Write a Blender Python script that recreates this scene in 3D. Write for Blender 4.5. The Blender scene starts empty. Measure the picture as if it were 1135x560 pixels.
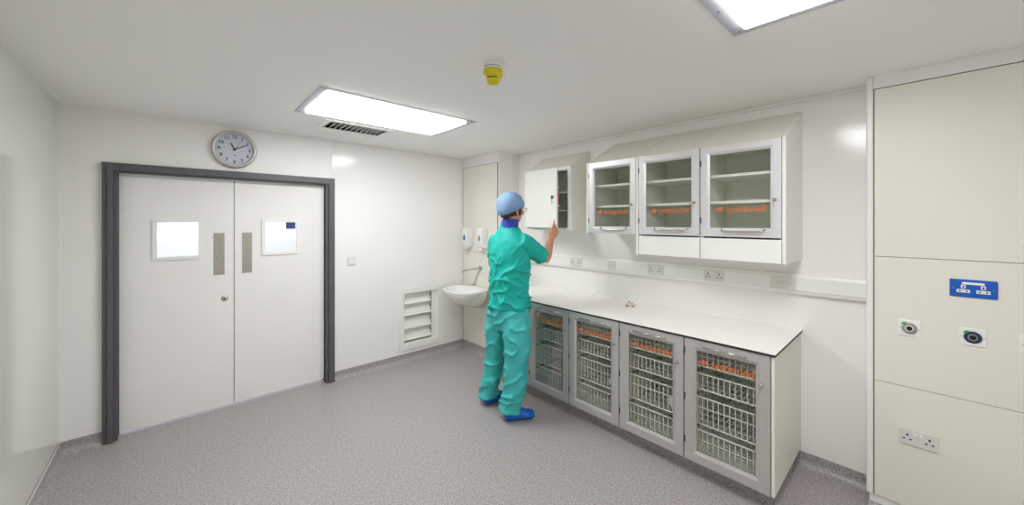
import bpy, bmesh, math, random
from mathutils import Vector, Matrix, noise

random.seed(7)
SC = bpy.context.scene
COL = SC.collection
R = math.radians
PI = math.pi

# ------------------------------------------------------------------ camera
cam_data = bpy.data.cameras.new('camera')
cam_data.sensor_width = 36.0
cam_data.sensor_fit = 'HORIZONTAL'
cam_data.lens = 409.76 / 1135 * 36.0
cam_data.shift_x = -0.0002
cam_data.shift_y = -34.25 / 1135
cam_data.clip_start = 0.02
cam_data.clip_end = 60
cam = bpy.data.objects.new('camera', cam_data)
COL.objects.link(cam)
cam.location = (0, 0, 1.66)
cam.rotation_euler = (R(90), 0, R(-42.316))
SC.camera = cam

# ------------------------------------------------------------------ world, exposure, lamp strengths
world = bpy.data.worlds.new('world')
SC.world = world
world.use_nodes = True
world.node_tree.nodes['Background'].inputs[0].default_value = (0.9, 0.95, 1.0, 1)
world.node_tree.nodes['Background'].inputs[1].default_value = 0.3
SC.view_settings.view_transform = 'Standard'
SC.view_settings.look = 'None'
SC.view_settings.gamma = 1.0
SC.view_settings.use_curve_mapping = False
SC.view_settings.exposure = 0.0
SC.cycles.max_bounces = 14
SC.cycles.diffuse_bounces = 8
SC.cycles.glossy_bounces = 5
SC.cycles.transparent_max_bounces = 16
LAMP = 17.7            # emission of the ceiling panel diffusers
LAMP_CORRIDOR = 13.0

# room
XL, XR, YB, YR, H = -0.615, 3.166, 4.10, -1.60, 2.50
XC, YC = 2.992, 0.205      # near casing on the right wall
XI, YI = 2.839, 3.354      # casing in the far corner

# ------------------------------------------------------------------ materials
def lin(c):
    return tuple((v / 12.92 if v <= 0.04045 else ((v + 0.055) / 1.055) ** 2.4) for v in c)

def srgb(r, g, b):
    return lin((r / 255, g / 255, b / 255))

def mat(name, col, rough=0.5, metal=0.0, spec=0.5, var=0.03, vscale=6.0, bump=0.0, bscale=80.0, coat=0.0, ior=None, stretch=None):
    m = bpy.data.materials.new(name)
    m.use_nodes = True
    nt = m.node_tree
    p = nt.nodes['Principled BSDF']
    tc = nt.nodes.new('ShaderNodeTexCoord')
    mp = nt.nodes.new('ShaderNodeMapping')
    if stretch:
        mp.inputs['Scale'].default_value = stretch
    nt.links.new(tc.outputs['Object'], mp.inputs['Vector'])
    n = nt.nodes.new('ShaderNodeTexNoise')
    n.inputs['Scale'].default_value = vscale
    n.inputs['Detail'].default_value = 4
    nt.links.new(mp.outputs[0], n.inputs['Vector'])
    r = nt.nodes.new('ShaderNodeValToRGB')
    r.color_ramp.elements[0].position = 0.3
    r.color_ramp.elements[1].position = 0.7
    r.color_ramp.elements[0].color = tuple(max(0, c * (1 - var)) for c in col) + (1,)
    r.color_ramp.elements[1].color = tuple(min(1, c * (1 + var)) for c in col) + (1,)
    nt.links.new(n.outputs['Fac'], r.inputs[0])
    nt.links.new(r.outputs[0], p.inputs['Base Color'])
    p.inputs['Roughness'].default_value = rough
    p.inputs['Metallic'].default_value = metal
    p.inputs['Specular IOR Level'].default_value = spec
    if ior:
        p.inputs['IOR'].default_value = ior
    if coat:
        p.inputs['Coat Weight'].default_value = coat
        p.inputs['Coat Roughness'].default_value = 0.15
    if bump:
        n2 = nt.nodes.new('ShaderNodeTexNoise')
        n2.inputs['Scale'].default_value = bscale
        n2.inputs['Detail'].default_value = 3
        nt.links.new(mp.outputs[0], n2.inputs['Vector'])
        b = nt.nodes.new('ShaderNodeBump')
        b.inputs['Strength'].default_value = bump
        b.inputs['Distance'].default_value = 0.01
        nt.links.new(n2.outputs['Fac'], b.inputs['Height'])
        nt.links.new(b.outputs[0], p.inputs['Normal'])
    return m

def floor_mat():
    m = bpy.data.materials.new('vinyl_floor')
    m.use_nodes = True
    nt = m.node_tree
    p = nt.nodes['Principled BSDF']
    tc = nt.nodes.new('ShaderNodeTexCoord')
    n = nt.nodes.new('ShaderNodeTexNoise')
    n.inputs['Scale'].default_value = 85
    n.inputs['Detail'].default_value = 6
    n.inputs['Roughness'].default_value = 0.75
    nt.links.new(tc.outputs['Object'], n.inputs['Vector'])
    r = nt.nodes.new('ShaderNodeValToRGB')
    e = r.color_ramp.elements
    e[0].position = 0.36
    e[0].color = srgb(126, 120, 120) + (1,)
    e[1].position = 0.66
    e[1].color = srgb(196, 189, 189) + (1,)
    nt.links.new(n.outputs['Fac'], r.inputs[0])
    v = nt.nodes.new('ShaderNodeTexVoronoi')
    v.inputs['Scale'].default_value = 140
    nt.links.new(tc.outputs['Object'], v.inputs['Vector'])
    r2 = nt.nodes.new('ShaderNodeValToRGB')
    r2.color_ramp.elements[0].position = 0.10
    r2.color_ramp.elements[0].color = (1, 1, 1, 1)
    r2.color_ramp.elements[1].position = 0.2
    r2.color_ramp.elements[1].color = (0, 0, 0, 1)
    nt.links.new(v.outputs['Distance'], r2.inputs[0])
    mx = nt.nodes.new('ShaderNodeMixRGB')
    mx.inputs['Color2'].default_value = srgb(218, 212, 213) + (1,)
    sc = nt.nodes.new('ShaderNodeMath')
    sc.operation = 'MULTIPLY'
    sc.inputs[1].default_value = 0.5
    nt.links.new(r2.outputs[0], sc.inputs[0])
    nt.links.new(sc.outputs[0], mx.inputs['Fac'])
    nt.links.new(r.outputs[0], mx.inputs['Color1'])
    nt.links.new(mx.outputs[0], p.inputs['Base Color'])
    p.inputs['Roughness'].default_value = 0.42
    b = nt.nodes.new('ShaderNodeBump')
    b.inputs['Strength'].default_value = 0.12
    b.inputs['Distance'].default_value = 0.003
    nt.links.new(n.outputs['Fac'], b.inputs['Height'])
    nt.links.new(b.outputs[0], p.inputs['Normal'])
    return m

def glass_mat(name, tint, refl=0.6):
    m = bpy.data.materials.new(name)
    m.use_nodes = True
    nt = m.node_tree
    nt.nodes.remove(nt.nodes['Principled BSDF'])
    out = nt.nodes['Material Output']
    tr = nt.nodes.new('ShaderNodeBsdfTransparent')
    tr.inputs[0].default_value = tuple(tint) + (1,)
    gl = nt.nodes.new('ShaderNodeBsdfGlossy')
    gl.inputs['Roughness'].default_value = 0.03
    fr = nt.nodes.new('ShaderNodeFresnel')
    fr.inputs['IOR'].default_value = 1.45
    ml = nt.nodes.new('ShaderNodeMath')
    ml.operation = 'MULTIPLY'
    ml.inputs[1].default_value = refl
    nt.links.new(fr.outputs[0], ml.inputs[0])
    mx = nt.nodes.new('ShaderNodeMixShader')
    nt.links.new(ml.outputs[0], mx.inputs[0])
    nt.links.new(tr.outputs[0], mx.inputs[1])
    nt.links.new(gl.outputs[0], mx.inputs[2])
    nt.links.new(mx.outputs[0], out.inputs['Surface'])
    return m

def emit_mat(name, col, strength):
    m = bpy.data.materials.new(name)
    m.use_nodes = True
    nt = m.node_tree
    p = nt.nodes['Principled BSDF']
    p.inputs['Base Color'].default_value = (0.9, 0.9, 0.9, 1)
    p.inputs['Emission Color'].default_value = tuple(col) + (1,)
    p.inputs['Emission Strength'].default_value = strength
    return m

M = dict(
    wall=mat('white_wall_cladding', srgb(242, 240, 238), 0.14, var=0.012, vscale=1.2, spec=0.5),
    wall_satin=mat('white_wall_cladding_satin', srgb(242, 240, 238), 0.4, var=0.012, vscale=1.2, spec=0.35),
    gloss=mat('pale_gloss_cladding', srgb(224, 226, 216), 0.06, var=0.01, vscale=1.0, spec=0.35),
    ceil=mat('ceiling_paint', srgb(250, 249, 248), 0.45, var=0.012, vscale=1.5, spec=0.3),
    panel=mat('ivory_laminate_panel', srgb(232, 230, 219), 0.4, var=0.012, vscale=1.5),
    trimw=mat('white_pvc', srgb(240, 240, 237), 0.3, var=0.01),
    floor=floor_mat(),
    frame=mat('charcoal_frame_paint', srgb(92, 90, 94), 0.4, var=0.04, vscale=8),
    door=mat('white_door_laminate', srgb(240, 237, 235), 0.5, var=0.015, vscale=3),
    steel=mat('brushed_steel', srgb(178, 172, 162), 0.45, metal=0.7, var=0.06, vscale=40, bump=0.05, bscale=200),
    alu=mat('satin_aluminium', srgb(196, 194, 192), 0.38, metal=0.45, var=0.03, vscale=20, stretch=(1, 1, 8)),
    alu2=mat('pale_satin_aluminium', srgb(222, 220, 222), 0.38, metal=0.35, var=0.03, vscale=20, stretch=(1, 1, 8)),
    chrome=mat('polished_chrome', srgb(200, 196, 190), 0.2, metal=0.95, var=0.02),
    melamine=mat('white_melamine', srgb(238, 238, 233), 0.4, var=0.01),
    melin=mat('greenish_white_melamine', srgb(236, 238, 229), 0.5, var=0.01),
    black=mat('black_phenolic_core', srgb(40, 38, 38), 0.5, var=0.05),
    top=mat('white_worktop_laminate', srgb(245, 243, 238), 0.32, var=0.012),
    wire=mat('white_coated_wire', srgb(238, 237, 230), 0.4, var=0.01),
    dark=mat('dark_grey_plastic', srgb(52, 52, 54), 0.5, var=0.05),
    hole=mat('near_black_plastic', srgb(22, 22, 24), 0.6, var=0.05),
    orange=mat('orange_vinyl_lettering', srgb(204, 108, 58), 0.55, var=0.02),
    white=mat('white_moulded_plastic', srgb(240, 239, 237), 0.28, var=0.01),
    plate=mat('off_white_moulded_plate', srgb(224, 221, 219), 0.3, var=0.01),
    blue=mat('blue_moulded_plastic', srgb(18, 92, 190), 0.35, var=0.03),
    green=mat('green_sticker', srgb(30, 160, 70), 0.5, var=0.03),
    navy=mat('navy_plastic', srgb(38, 48, 92), 0.4, var=0.05),
    yellow=mat('yellow_plastic', srgb(214, 200, 20), 0.4, var=0.03),
    ceramic=mat('white_ceramic', srgb(240, 240, 238), 0.12, var=0.008, coat=0.3),
    clockface=mat('pale_blue_grey_dial', srgb(200, 203, 214), 0.5, var=0.01),
    clockrim=mat('silver_clock_rim', srgb(196, 193, 188), 0.3, metal=0.5, var=0.02),
    skin=mat('skin', srgb(206, 146, 120), 0.5, var=0.08, vscale=30, bump=0.1, bscale=120),
    hair=mat('dark_brown_hair', srgb(48, 34, 28), 0.6, var=0.2, vscale=60, bump=0.4, bscale=150),
    tunic=mat('teal_green_tunic_fabric', srgb(8, 176, 164), 0.6, var=0.05, vscale=5, bump=0.7, bscale=16, spec=0.4),
    trousers=mat('pale_teal_trouser_fabric', srgb(72, 186, 184), 0.62, var=0.06, vscale=5, bump=0.7, bscale=14, spec=0.25),
    collar=mat('royal_blue_undershirt', srgb(56, 76, 176), 0.8, var=0.05),
    cap=mat('light_blue_cap_fabric', srgb(132, 164, 202), 0.8, var=0.1, vscale=14, bump=0.35, bscale=60),
    shoe=mat('blue_overshoe_film', srgb(10, 98, 190), 0.4, var=0.12, vscale=25, bump=0.5, bscale=60),
    eyew=mat('eye_white', srgb(235, 232, 228), 0.3),
    pink=mat('pinkish_white_plastic', srgb(228, 208, 196), 0.45, var=0.1, vscale=60),
    red=mat('red_plastic', srgb(160, 50, 40), 0.45, var=0.05),
    lockgrey=mat('grey_cabinet_lining', srgb(150, 152, 143), 0.5, var=0.02),
    glass=glass_mat('cabinet_glass', (0.98, 0.985, 0.97), 0.35),
    glassb=glass_mat('base_cabinet_glass', (0.965, 0.97, 0.96), 0.28),
    pane=glass_mat('vision_glass', (0.96, 0.975, 0.985), 0.4),
    lens=glass_mat('spectacle_lens', (0.9, 0.9, 0.9), 0.8),
    lamp=emit_mat('lit_diffuser', (0.975, 0.985, 1.0), LAMP),
    lampc=emit_mat('lit_corridor_diffuser', (0.86, 0.92, 1.06), LAMP_CORRIDOR),
    bin=mat('packet_film', srgb(240, 242, 246), 0.35, var=0.03, bump=0.5, bscale=40),
)

# ------------------------------------------------------------------ helpers
WORLD = {}     # world position of each object's origin

def obj(name, bm, material, parent=None, smooth=False, bevel=0.0, kind=None, loc=None, segs=2):
    base = WORLD[parent.name] if parent else Vector(loc if loc is not None else (0, 0, 0))
    me = bpy.data.meshes.new(name)
    bmesh.ops.recalc_face_normals(bm, faces=bm.faces)
    if bevel:
        es = [e for e in bm.edges if len(e.link_faces) == 2 and e.calc_face_angle(0) > R(35)]
        if es:
            bmesh.ops.bevel(bm, geom=es, offset=bevel, segments=segs, affect='EDGES', profile=0.5, clamp_overlap=True)
    for v in bm.verts:
        v.co -= base
    bm.to_mesh(me)
    bm.free()
    for p in me.polygons:
        p.use_smooth = smooth
    mats = material if isinstance(material, (list, tuple)) else [material]
    for m in mats:
        me.materials.append(M[m] if isinstance(m, str) else m)
    o = bpy.data.objects.new(name, me)
    COL.objects.link(o)
    if parent:
        o.parent = parent
    else:
        o.location = base
    WORLD[o.name] = Vector(base)
    if kind:
        o['kind'] = kind
    return o

def struct(name, bm, material, parent=None, **k):
    return obj(name, bm, material, parent, kind=None if parent else 'structure', **k)

def thing(name, label, cat, loc=(0, 0, 0), group=None, kind=None):
    o = bpy.data.objects.new(name, None)
    o.empty_display_size = 0.05
    COL.objects.link(o)
    o.location = loc
    WORLD[o.name] = Vector(loc)
    if kind:
        o['kind'] = kind
    else:
        o['label'] = label
        o['category'] = cat
    if group:
        o['group'] = group
    return o

def dup(root, off, label=None, group=None):
    r = root.copy()
    COL.objects.link(r)
    r.location = Vector(root.location) + Vector(off)
    WORLD[r.name] = Vector(r.location)
    if label:
        r['label'] = label
    if group:
        r['group'] = group
    def rec(src, dst):
        for ch in list(src.children):
            c = ch.copy()
            COL.objects.link(c)
            c.parent = dst
            WORLD[c.name] = Vector(r.location)
            rec(ch, c)
    rec(root, r)
    return r

def B():
    return bmesh.new()

def box(bm, x0, x1, y0, y1, z0, z1):
    x0, x1 = min(x0, x1), max(x0, x1)
    y0, y1 = min(y0, y1), max(y0, y1)
    z0, z1 = min(z0, z1), max(z0, z1)
    vs = [bm.verts.new((x, y, z)) for x in (x0, x1) for y in (y0, y1) for z in (z0, z1)]
    for f in ((0, 1, 3, 2), (4, 6, 7, 5), (0, 4, 5, 1), (2, 3, 7, 6), (0, 2, 6, 4), (1, 5, 7, 3)):
        bm.faces.new([vs[i] for i in f])
    return vs

def prism(bm, prof, axis, a, b):
    """extrude a closed 2D profile along axis from a to b; profile in the two other axes (in xyz order)"""
    def mk(p, t):
        if axis == 'X':
            return (t, p[0], p[1])
        if axis == 'Y':
            return (p[0], t, p[1])
        return (p[0], p[1], t)
    A = [bm.verts.new(mk(p, a)) for p in prof]
    C = [bm.verts.new(mk(p, b)) for p in prof]
    n = len(prof)
    for i in range(n):
        bm.faces.new((A[i], A[(i + 1) % n], C[(i + 1) % n], C[i]))
    bm.faces.new(A)
    bm.faces.new(C)

def holed(bm, axis, t0, t1, u0, u1, v0, v1, holes):
    """slab with rectangular holes; axis is the thickness axis; u, v the other two in xyz order"""
    us = sorted(set([u0, u1] + [h[0] for h in holes] + [h[1] for h in holes]))
    vs = sorted(set([v0, v1] + [h[2] for h in holes] + [h[3] for h in holes]))
    for i in range(len(us) - 1):
        for j in range(len(vs) - 1):
            cu, cv = (us[i] + us[i + 1]) / 2, (vs[j] + vs[j + 1]) / 2
            if any(h[0] < cu < h[1] and h[2] < cv < h[3] for h in holes):
                continue
            if axis == 'Y':
                box(bm, us[i], us[i + 1], t0, t1, vs[j], vs[j + 1])
            elif axis == 'Z':
                box(bm, us[i], us[i + 1], vs[j], vs[j + 1], t0, t1)
            else:
                box(bm, t0, t1, us[i], us[i + 1], vs[j], vs[j + 1])
    bmesh.ops.remove_doubles(bm, verts=bm.verts, dist=1e-5)
    dead = [f for f in bm.faces if all(len(e.link_faces) > 2 for e in f.edges) and False]
    # drop the doubled inner walls between neighbouring cells
    seen = {}
    for f in list(bm.faces):
        k = tuple(sorted(v.index for v in f.verts))
        seen.setdefault(k, []).append(f)
    bm.verts.index_update()
    seen = {}
    for f in list(bm.faces):
        k = tuple(sorted(v.index for v in f.verts))
        seen.setdefault(k, []).append(f)
    kill = [f for fs in seen.values() if len(fs) > 1 for f in fs]
    bmesh.ops.delete(bm, geom=kill, context='FACES_ONLY')

def cyl(bm, c, r, h, axis='Z', seg=24, r2=None):
    c = Vector(c)
    if axis == 'Z':
        rot = Matrix.Identity(4)
    elif axis == 'X':
        rot = Matrix.Rotation(R(90), 4, 'Y')
    else:
        rot = Matrix.Rotation(R(-90), 4, 'X')
    bmesh.ops.create_cone(bm, cap_ends=True, segments=seg, radius1=r, radius2=r if r2 is None else r2, depth=h,
                          matrix=Matrix.Translation(c) @ rot)

def ell(bm, c, rad, mtx=None, sub=3):
    m = (mtx or Matrix.Identity(4)) @ Matrix.Translation(c) @ Matrix.Diagonal((rad[0], rad[1], rad[2], 1))
    bmesh.ops.create_icosphere(bm, subdivisions=sub, radius=1.0, matrix=m)

def catmull(pts, n):
    out = []
    P = [Vector(p) for p in pts]
    P = [P[0] * 2 - P[1]] + P + [P[-1] * 2 - P[-2]]
    for i in range(1, len(P) - 2):
        for k in range(n):
            t = k / n
            a, b, c, d = P[i - 1], P[i], P[i + 1], P[i + 2]
            out.append(0.5 * ((2 * b) + (c - a) * t + (2 * a - 5 * b + 4 * c - d) * t * t + (3 * b - a - 3 * c + d) * t ** 3))
    out.append(P[-2])
    return out

def loft(bm, pts, rads, side=(0, 1, 0), seg=16, n=4, cap=True):
    """tapered tube with elliptical sections. rads: r or (r_side, r_other)"""
    rr = [(r, r) if not isinstance(r, (tuple, list)) else tuple(r) for r in rads]
    P = catmull(pts, n) if n > 1 else [Vector(p) for p in pts]
    Q = catmull([(a, b, 0) for a, b in rr], n) if n > 1 else [Vector((a, b, 0)) for a, b in rr]
    rings = []
    for i, p in enumerate(P):
        t = (P[min(i + 1, len(P) - 1)] - P[max(i - 1, 0)]).normalized()
        s = Vector(side)
        s = (s - t * s.dot(t))
        if s.length < 1e-4:
            s = t.orthogonal()
        s.normalize()
        u = t.cross(s)
        rings.append([bm.verts.new(p + s * math.cos(a) * Q[i].x + u * math.sin(a) * Q[i].y)
                      for a in [2 * PI * k / seg for k in range(seg)]])
    for i in range(len(rings) - 1):
        for k in range(seg):
            bm.faces.new((rings[i][k], rings[i][(k + 1) % seg], rings[i + 1][(k + 1) % seg], rings[i + 1][k]))
    if cap:
        bm.faces.new(rings[0][::-1])
        bm.faces.new(rings[-1])
    return rings

def tube(bm, pts, r, seg=8):
    loft(bm, pts, [r] * len(pts), side=(0.31, 0.52, 0.79), seg=seg, n=1)

def lathe(bm, prof, c, axis='Z', seg=32, sx=1.0):
    """prof: list of (radius, offset along axis)"""
    rings = []
    for r, h in prof:
        ring = []
        for k in range(seg):
            a = 2 * PI * k / seg
            u, v = r * math.cos(a), r * math.sin(a)
            if axis == 'Z':
                q = (u, v, h)
            elif axis == 'Y':
                q = (u, h, v)
            else:
                q = (h, u, v)
            ring.append(bm.verts.new(Vector(c) + Vector(q)))
        rings.append(ring)
    for i in range(len(rings) - 1):
        for k in range(seg):
            bm.faces.new((rings[i][k], rings[i][(k + 1) % seg], rings[i + 1][(k + 1) % seg], rings[i + 1][k]))
    bm.faces.new(rings[0])
    bm.faces.new(rings[-1])

def bake(bm, voxel, smooth_it=4, factor=0.5):
    """union the shapes in bm into one smooth surface; gives a new bmesh"""
    me = bpy.data.meshes.new('work')
    bmesh.ops.recalc_face_normals(bm, faces=bm.faces)
    bm.to_mesh(me)
    bm.free()
    o = bpy.data.objects.new('work', me)
    COL.objects.link(o)
    md = o.modifiers.new('r', 'REMESH')
    md.mode = 'VOXEL'
    md.voxel_size = voxel
    sm = o.modifiers.new('s', 'SMOOTH')
    sm.factor = factor
    sm.iterations = smooth_it
    bpy.context.view_layer.update()
    dg = bpy.context.evaluated_depsgraph_get()
    m2 = bpy.data.meshes.new_from_object(o.evaluated_get(dg))
    bpy.data.objects.remove(o)
    out = bmesh.new()
    out.from_mesh(m2)
    bpy.data.meshes.remove(m2)
    return out

def text_bm(body, size, shear=0.0, depth=0.0006, offset=0.0):
    """lettering in the XY plane, centred at the origin"""
    cu = bpy.data.curves.new('t', 'FONT')
    cu.body = body
    cu.size = size
    cu.shear = shear
    cu.extrude = depth
    cu.offset = offset
    cu.align_x = 'CENTER'
    cu.align_y = 'CENTER'
    cu.resolution_u = 3
    o = bpy.data.objects.new('t', cu)
    COL.objects.link(o)
    bpy.context.view_layer.update()
    dg = bpy.context.evaluated_depsgraph_get()
    me = bpy.data.meshes.new_from_object(o.evaluated_get(dg))
    bpy.data.objects.remove(o)
    bm = bmesh.new()
    bm.from_mesh(me)
    bpy.data.meshes.remove(me)
    return bm

def place(bm, mtx):
    bmesh.ops.transform(bm, matrix=mtx, verts=bm.verts)
    return bm

# frame for things on a wall facing -X: local x -> -Y (screen right), local y -> Z, local z -> -X
def face_negx(x, y, z):
    return Matrix(((0, 0, -1, x), (-1, 0, 0, y), (0, 1, 0, z), (0, 0, 0, 1)))
# facing -Y: local x -> +X, local y -> Z, local z -> -Y
def face_negy(x, y, z):
    return Matrix(((1, 0, 0, x), (0, 0, -1, y), (0, 1, 0, z), (0, 0, 0, 1)))

# ================================================================== THE SETTING
DX0, DX1, DZ = -0.325, 1.140, 2.035        # clear door opening
LV = (2.000, 2.455, 0.205, 0.805)          # louvre opening
bm = B(); box(bm, XL - .1, XR + .1, YR - .1, 6.6, -0.10, 0.0); struct('floor', bm, 'floor')
VX0, VX1, VY0, VY1 = 0.955, 1.45, 3.30, 3.55
bm = B(); holed(bm, 'Z', H, H + .10, XL - .1, XR + .1, YR - .1, YB + .12, [(VX0, VX1, VY0, VY1)]); struct('ceiling', bm, 'ceil')
bm = B(); holed(bm, 'Y', YB, YB + .12, XL - .1, XR + .1, 0, H, [(DX0 - .03, DX1 + .03, 0, DZ + .03), LV, (1.2, 1.2, 0, 0)]); wb = struct('wall_back', bm, ['wall_satin', 'wall'])
for p in wb.data.polygons:
    p.material_index = 1 if p.center.x > 1.2 else 0
bm = B(); box(bm, XL - .1, XL, YR - .1, YB, 0, H); struct('wall_left', bm, 'gloss')
bm = B(); box(bm, XR, XR + .1, YR - .1, YB, 0, H); struct('wall_right', bm, 'wall')
bm = B(); box(bm, XL, XR, YR - .1, YR, 0, H); struct('wall_rear', bm, 'wall')

# corridor behind the doors
bm = B()
box(bm, XL - .1, XR + .1, 6.0, 6.1, 0, H)
box(bm, XL - .2, XL - .1, YB + .12, 6.1, 0, H)
box(bm, XR + .1, XR + .2, YB + .12, 6.1, 0, H)
struct('wall_corridor', bm, 'wall')
bm = B(); box(bm, XL - .1, XR + .1, YB + .12, 6.6, H, H + .1); struct('ceiling_corridor', bm, 'ceil')
bm = B(); box(bm, XL - .1, 1.30, 5.97, 6.0, 0.10, 1.42); struct('trim_1', bm, 'panel')

# seams and cornice strips of the wall cladding
bm = B()
box(bm, 1.198, 1.203, YB - .002, YB, DZ + .07, H)
struct('trim_2', bm, 'trimw')
bm = B(); box(bm, XL, XL + .012, YB - .012, YB, 0.09, H); struct('trim_3', bm, 'trimw')
bm = B(); box(bm, XR - .022, XR, YC, YI, H - .022, H); struct('trim_4', bm, 'trimw', bevel=.006)

# coved vinyl skirting
def cove(bm, axis, wall, sgn, a, b, r=0.05, top=0.092, t=0.004):
    """wall: plane position, sgn: direction into the room"""
    prof = [(wall, 0.0), (wall, top), (wall + sgn * t, top)]
    for k in range(9):
        an = k / 8 * PI / 2
        prof.append((wall + sgn * (t + r - r * math.cos(an)), r - r * math.sin(an) + 0.0015))
    prof.append((wall + sgn * (t + r + .004), 0.0))
    if axis == 'X':       # runs along X, wall plane is Y
        prism(bm, [(p[0], p[1]) for p in prof], 'X', a, b)
    else:                 # runs along Y, wall plane is X
        prism(bm, prof, 'Y', a, b)

def skirting(name, segs):
    bm = B()
    for s in segs:
        cove(bm, *s)
    return struct(name, bm, 'floor')
skirting('baseboard_back', [('X', YB, -1, XL, DX0 - .075), ('X', YB, -1, DX1 + .085, XI)])
skirting('baseboard_left', [('Y', XL, 1, YR, YB)])
skirting('baseboard_right', [('Y', XR, -1, YC, 0.60)])
skirting('baseboard_corner', [('Y', XI, -1, YI, YB - .004), ('X', YI, -1, XI, XI + .02)])
skirting('baseboard_near', [('Y', XC + .02, -1, YR, YC - .01), ('X', YC - .01, 1, XC + .02, XR)])
bm = B(); box(bm, XL, XL + .006, YR, YB, .070, .084); struct('trim_5', bm, 'trimw')

# near casing (service panels) on the right
bm = B(); box(bm, XC + .012, XR, YR, YC - .012, 0.0, H); struct('wall_near_casing', bm, 'wall')
bm = B()
box(bm, XC - .004, XC + .03, YC - .03, YC, 0.078, H)
struct('trim_6', bm, 'trimw', bevel=.008)
bm = B(); box(bm, XC - .004, XC + .012, YR, YC - .03, 2.428, H); struct('trim_7', bm, 'wall')
def casing_panel(z0, z1, label):
    bm = B(); box(bm, XC, XC + .011, YR + .01, YC - .034, z0, z1)
    o = obj('access_panel', bm, 'panel', bevel=.0015, loc=(XC, -0.6, z0))
    o['label'] = label; o['category'] = 'access panel'; o['group'] = 'service panels of the near casing'
    return o
casing_panel(1.4615, 2.424, 'tall ivory wall access panel above the blue socket, reaching near the ceiling')
casing_panel(0.7465, 1.4585, 'ivory wall access panel carrying the blue socket and round terminals')
casing_panel(0.082, 0.7435, 'lowest ivory wall access panel with a white double socket in it')
bm = B(); box(bm, XC + .0105, XC + .013, YR, YC - .03, 0.08, 2.428); struct('trim_8', bm, 'dark')

# casing in the far corner
bm = B(); box(bm, XI + .012, XR, YI, YB, 0.0, H); struct('wall_corner_casing', bm, 'wall')
bm = B(); box(bm, XI, XI + .012, YI, YB, 2.372, H); box(bm, XI, XI + .012, YI, YI + .012, 0.09, 2.372)
struct('trim_9', bm, 'wall')
bm = B(); box(bm, XI + .0105, XI + .0128, YI + .012, YB, 0.09, 2.372); struct('trim_10', bm, 'hole')
def corner_panel(z0, z1, label, gap=.022):
    bm = B(); box(bm, XI, XI + .011, YI + .012 + gap, YB - .012, z0, z1)
    o = obj('access_panel', bm, 'panel', bevel=.0015, loc=(XI, 3.7, z0))
    o['label'] = label; o['category'] = 'access panel'; o['group'] = 'service panels of the corner casing'
corner_panel(1.279, 2.368, 'ivory wall access panel in the far corner, above the wash basin, dark gap beside it')
corner_panel(0.573, 1.276, 'ivory wall access panel directly behind the wash basin', .003)
corner_panel(0.095, 0.568, 'small ivory wall access panel in the corner beneath the wash basin', .003)

# ------------------------------------------------------------------ double doors
bm = B()
FW = .078
def arch(bm, x0, x1, y0, y1, w, z):
    """upside-down U: legs and head"""
    box(bm, x0 - w, x0, y0, y1, 0, z + w)
    box(bm, x1, x1 + w, y0, y1, 0, z + w)
    box(bm, x0, x1, y0, y1, z, z + w)
arch(bm, DX0 - .022, DX1 + .022, YB - .030, YB, .058, DZ + .012)
arch(bm, DX0 - .022, DX1 + .022, YB - .042, YB - .030, .030, DZ + .012)
arch(bm, DX0, DX1, YB - .018, YB + .12, .022, DZ)
arch(bm, DX0 + .0, DX1 - .0, YB + .012, YB + .046, .001, DZ)
struct('trim_11', bm, 'frame', bevel=.003)

def leaf(name, x0, x1, vx0, vx1, vz0, vz1, px0, px1):
    y0, y1 = YB + .050, YB + .090
    bm = B(); holed(bm, 'Y', y0, y1, x0, x1, 0.032, DZ - .006, [(vx0, vx1, vz0, vz1)])
    d = obj(name, bm, 'door'); d['kind'] = 'structure'
    WORLD[d.name] = Vector((0, 0, 0))
    bm = B(); holed(bm, 'Y', y0 - .010, y0 + .002, vx0 - .022, vx1 + .022, vz0 - .022, vz1 + .022, [(vx0 + .006, vx1 - .006, vz0 + .006, vz1 - .006)])
    f = obj('vision_panel_frame', bm, 'trimw', d)
    bm = B(); box(bm, vx0, vx1, y0 + .018, y0 + .024, vz0, vz1)
    obj('glass_pane', bm, 'pane', d)
    bm = B(); box(bm, px0, px1, y0 - .002, y0 + .001, 1.19, 1.56)
    obj('push_plate', bm, 'steel', d, bevel=.0008)
    return d
d1 = leaf('door_1', DX0 + .003, 0.3875, -.118, .150, 1.365, 1.660, .244, .322)
bm = B(); box(bm, .3870, .3945, YB + .066, YB + .072, .032, DZ - .006); obj('gap_shade_strip', bm, 'lockgrey', d1)  # grey strip added as shade to darken the bright gap between leaves
d2 = leaf('door_2', 0.3940, DX1 - .003, .618, .890, 1.365, 1.660, .447, .523)
bm = B()
lathe(bm, [(.0, -.004), (.022, -.004), (.026, -.001), (.026, .003)], (0.322, YB + .048, 0.978), 'Y', 28)
k = obj('lock_escutcheon', bm, 'steel', d1, smooth=True)
bm = B(); cyl(bm, (0.322, YB + .043, 0.978), .008, .006, 'Y', 16)
obj('key_cylinder', bm, 'dark', k)
for z in (.76, .80, 1.10, 1.16):
    bm = B(); box(bm, .3876, .3939, YB + .048, YB + .051, z, z + .022); obj('edge_bolt', bm, 'steel', d1)

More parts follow.
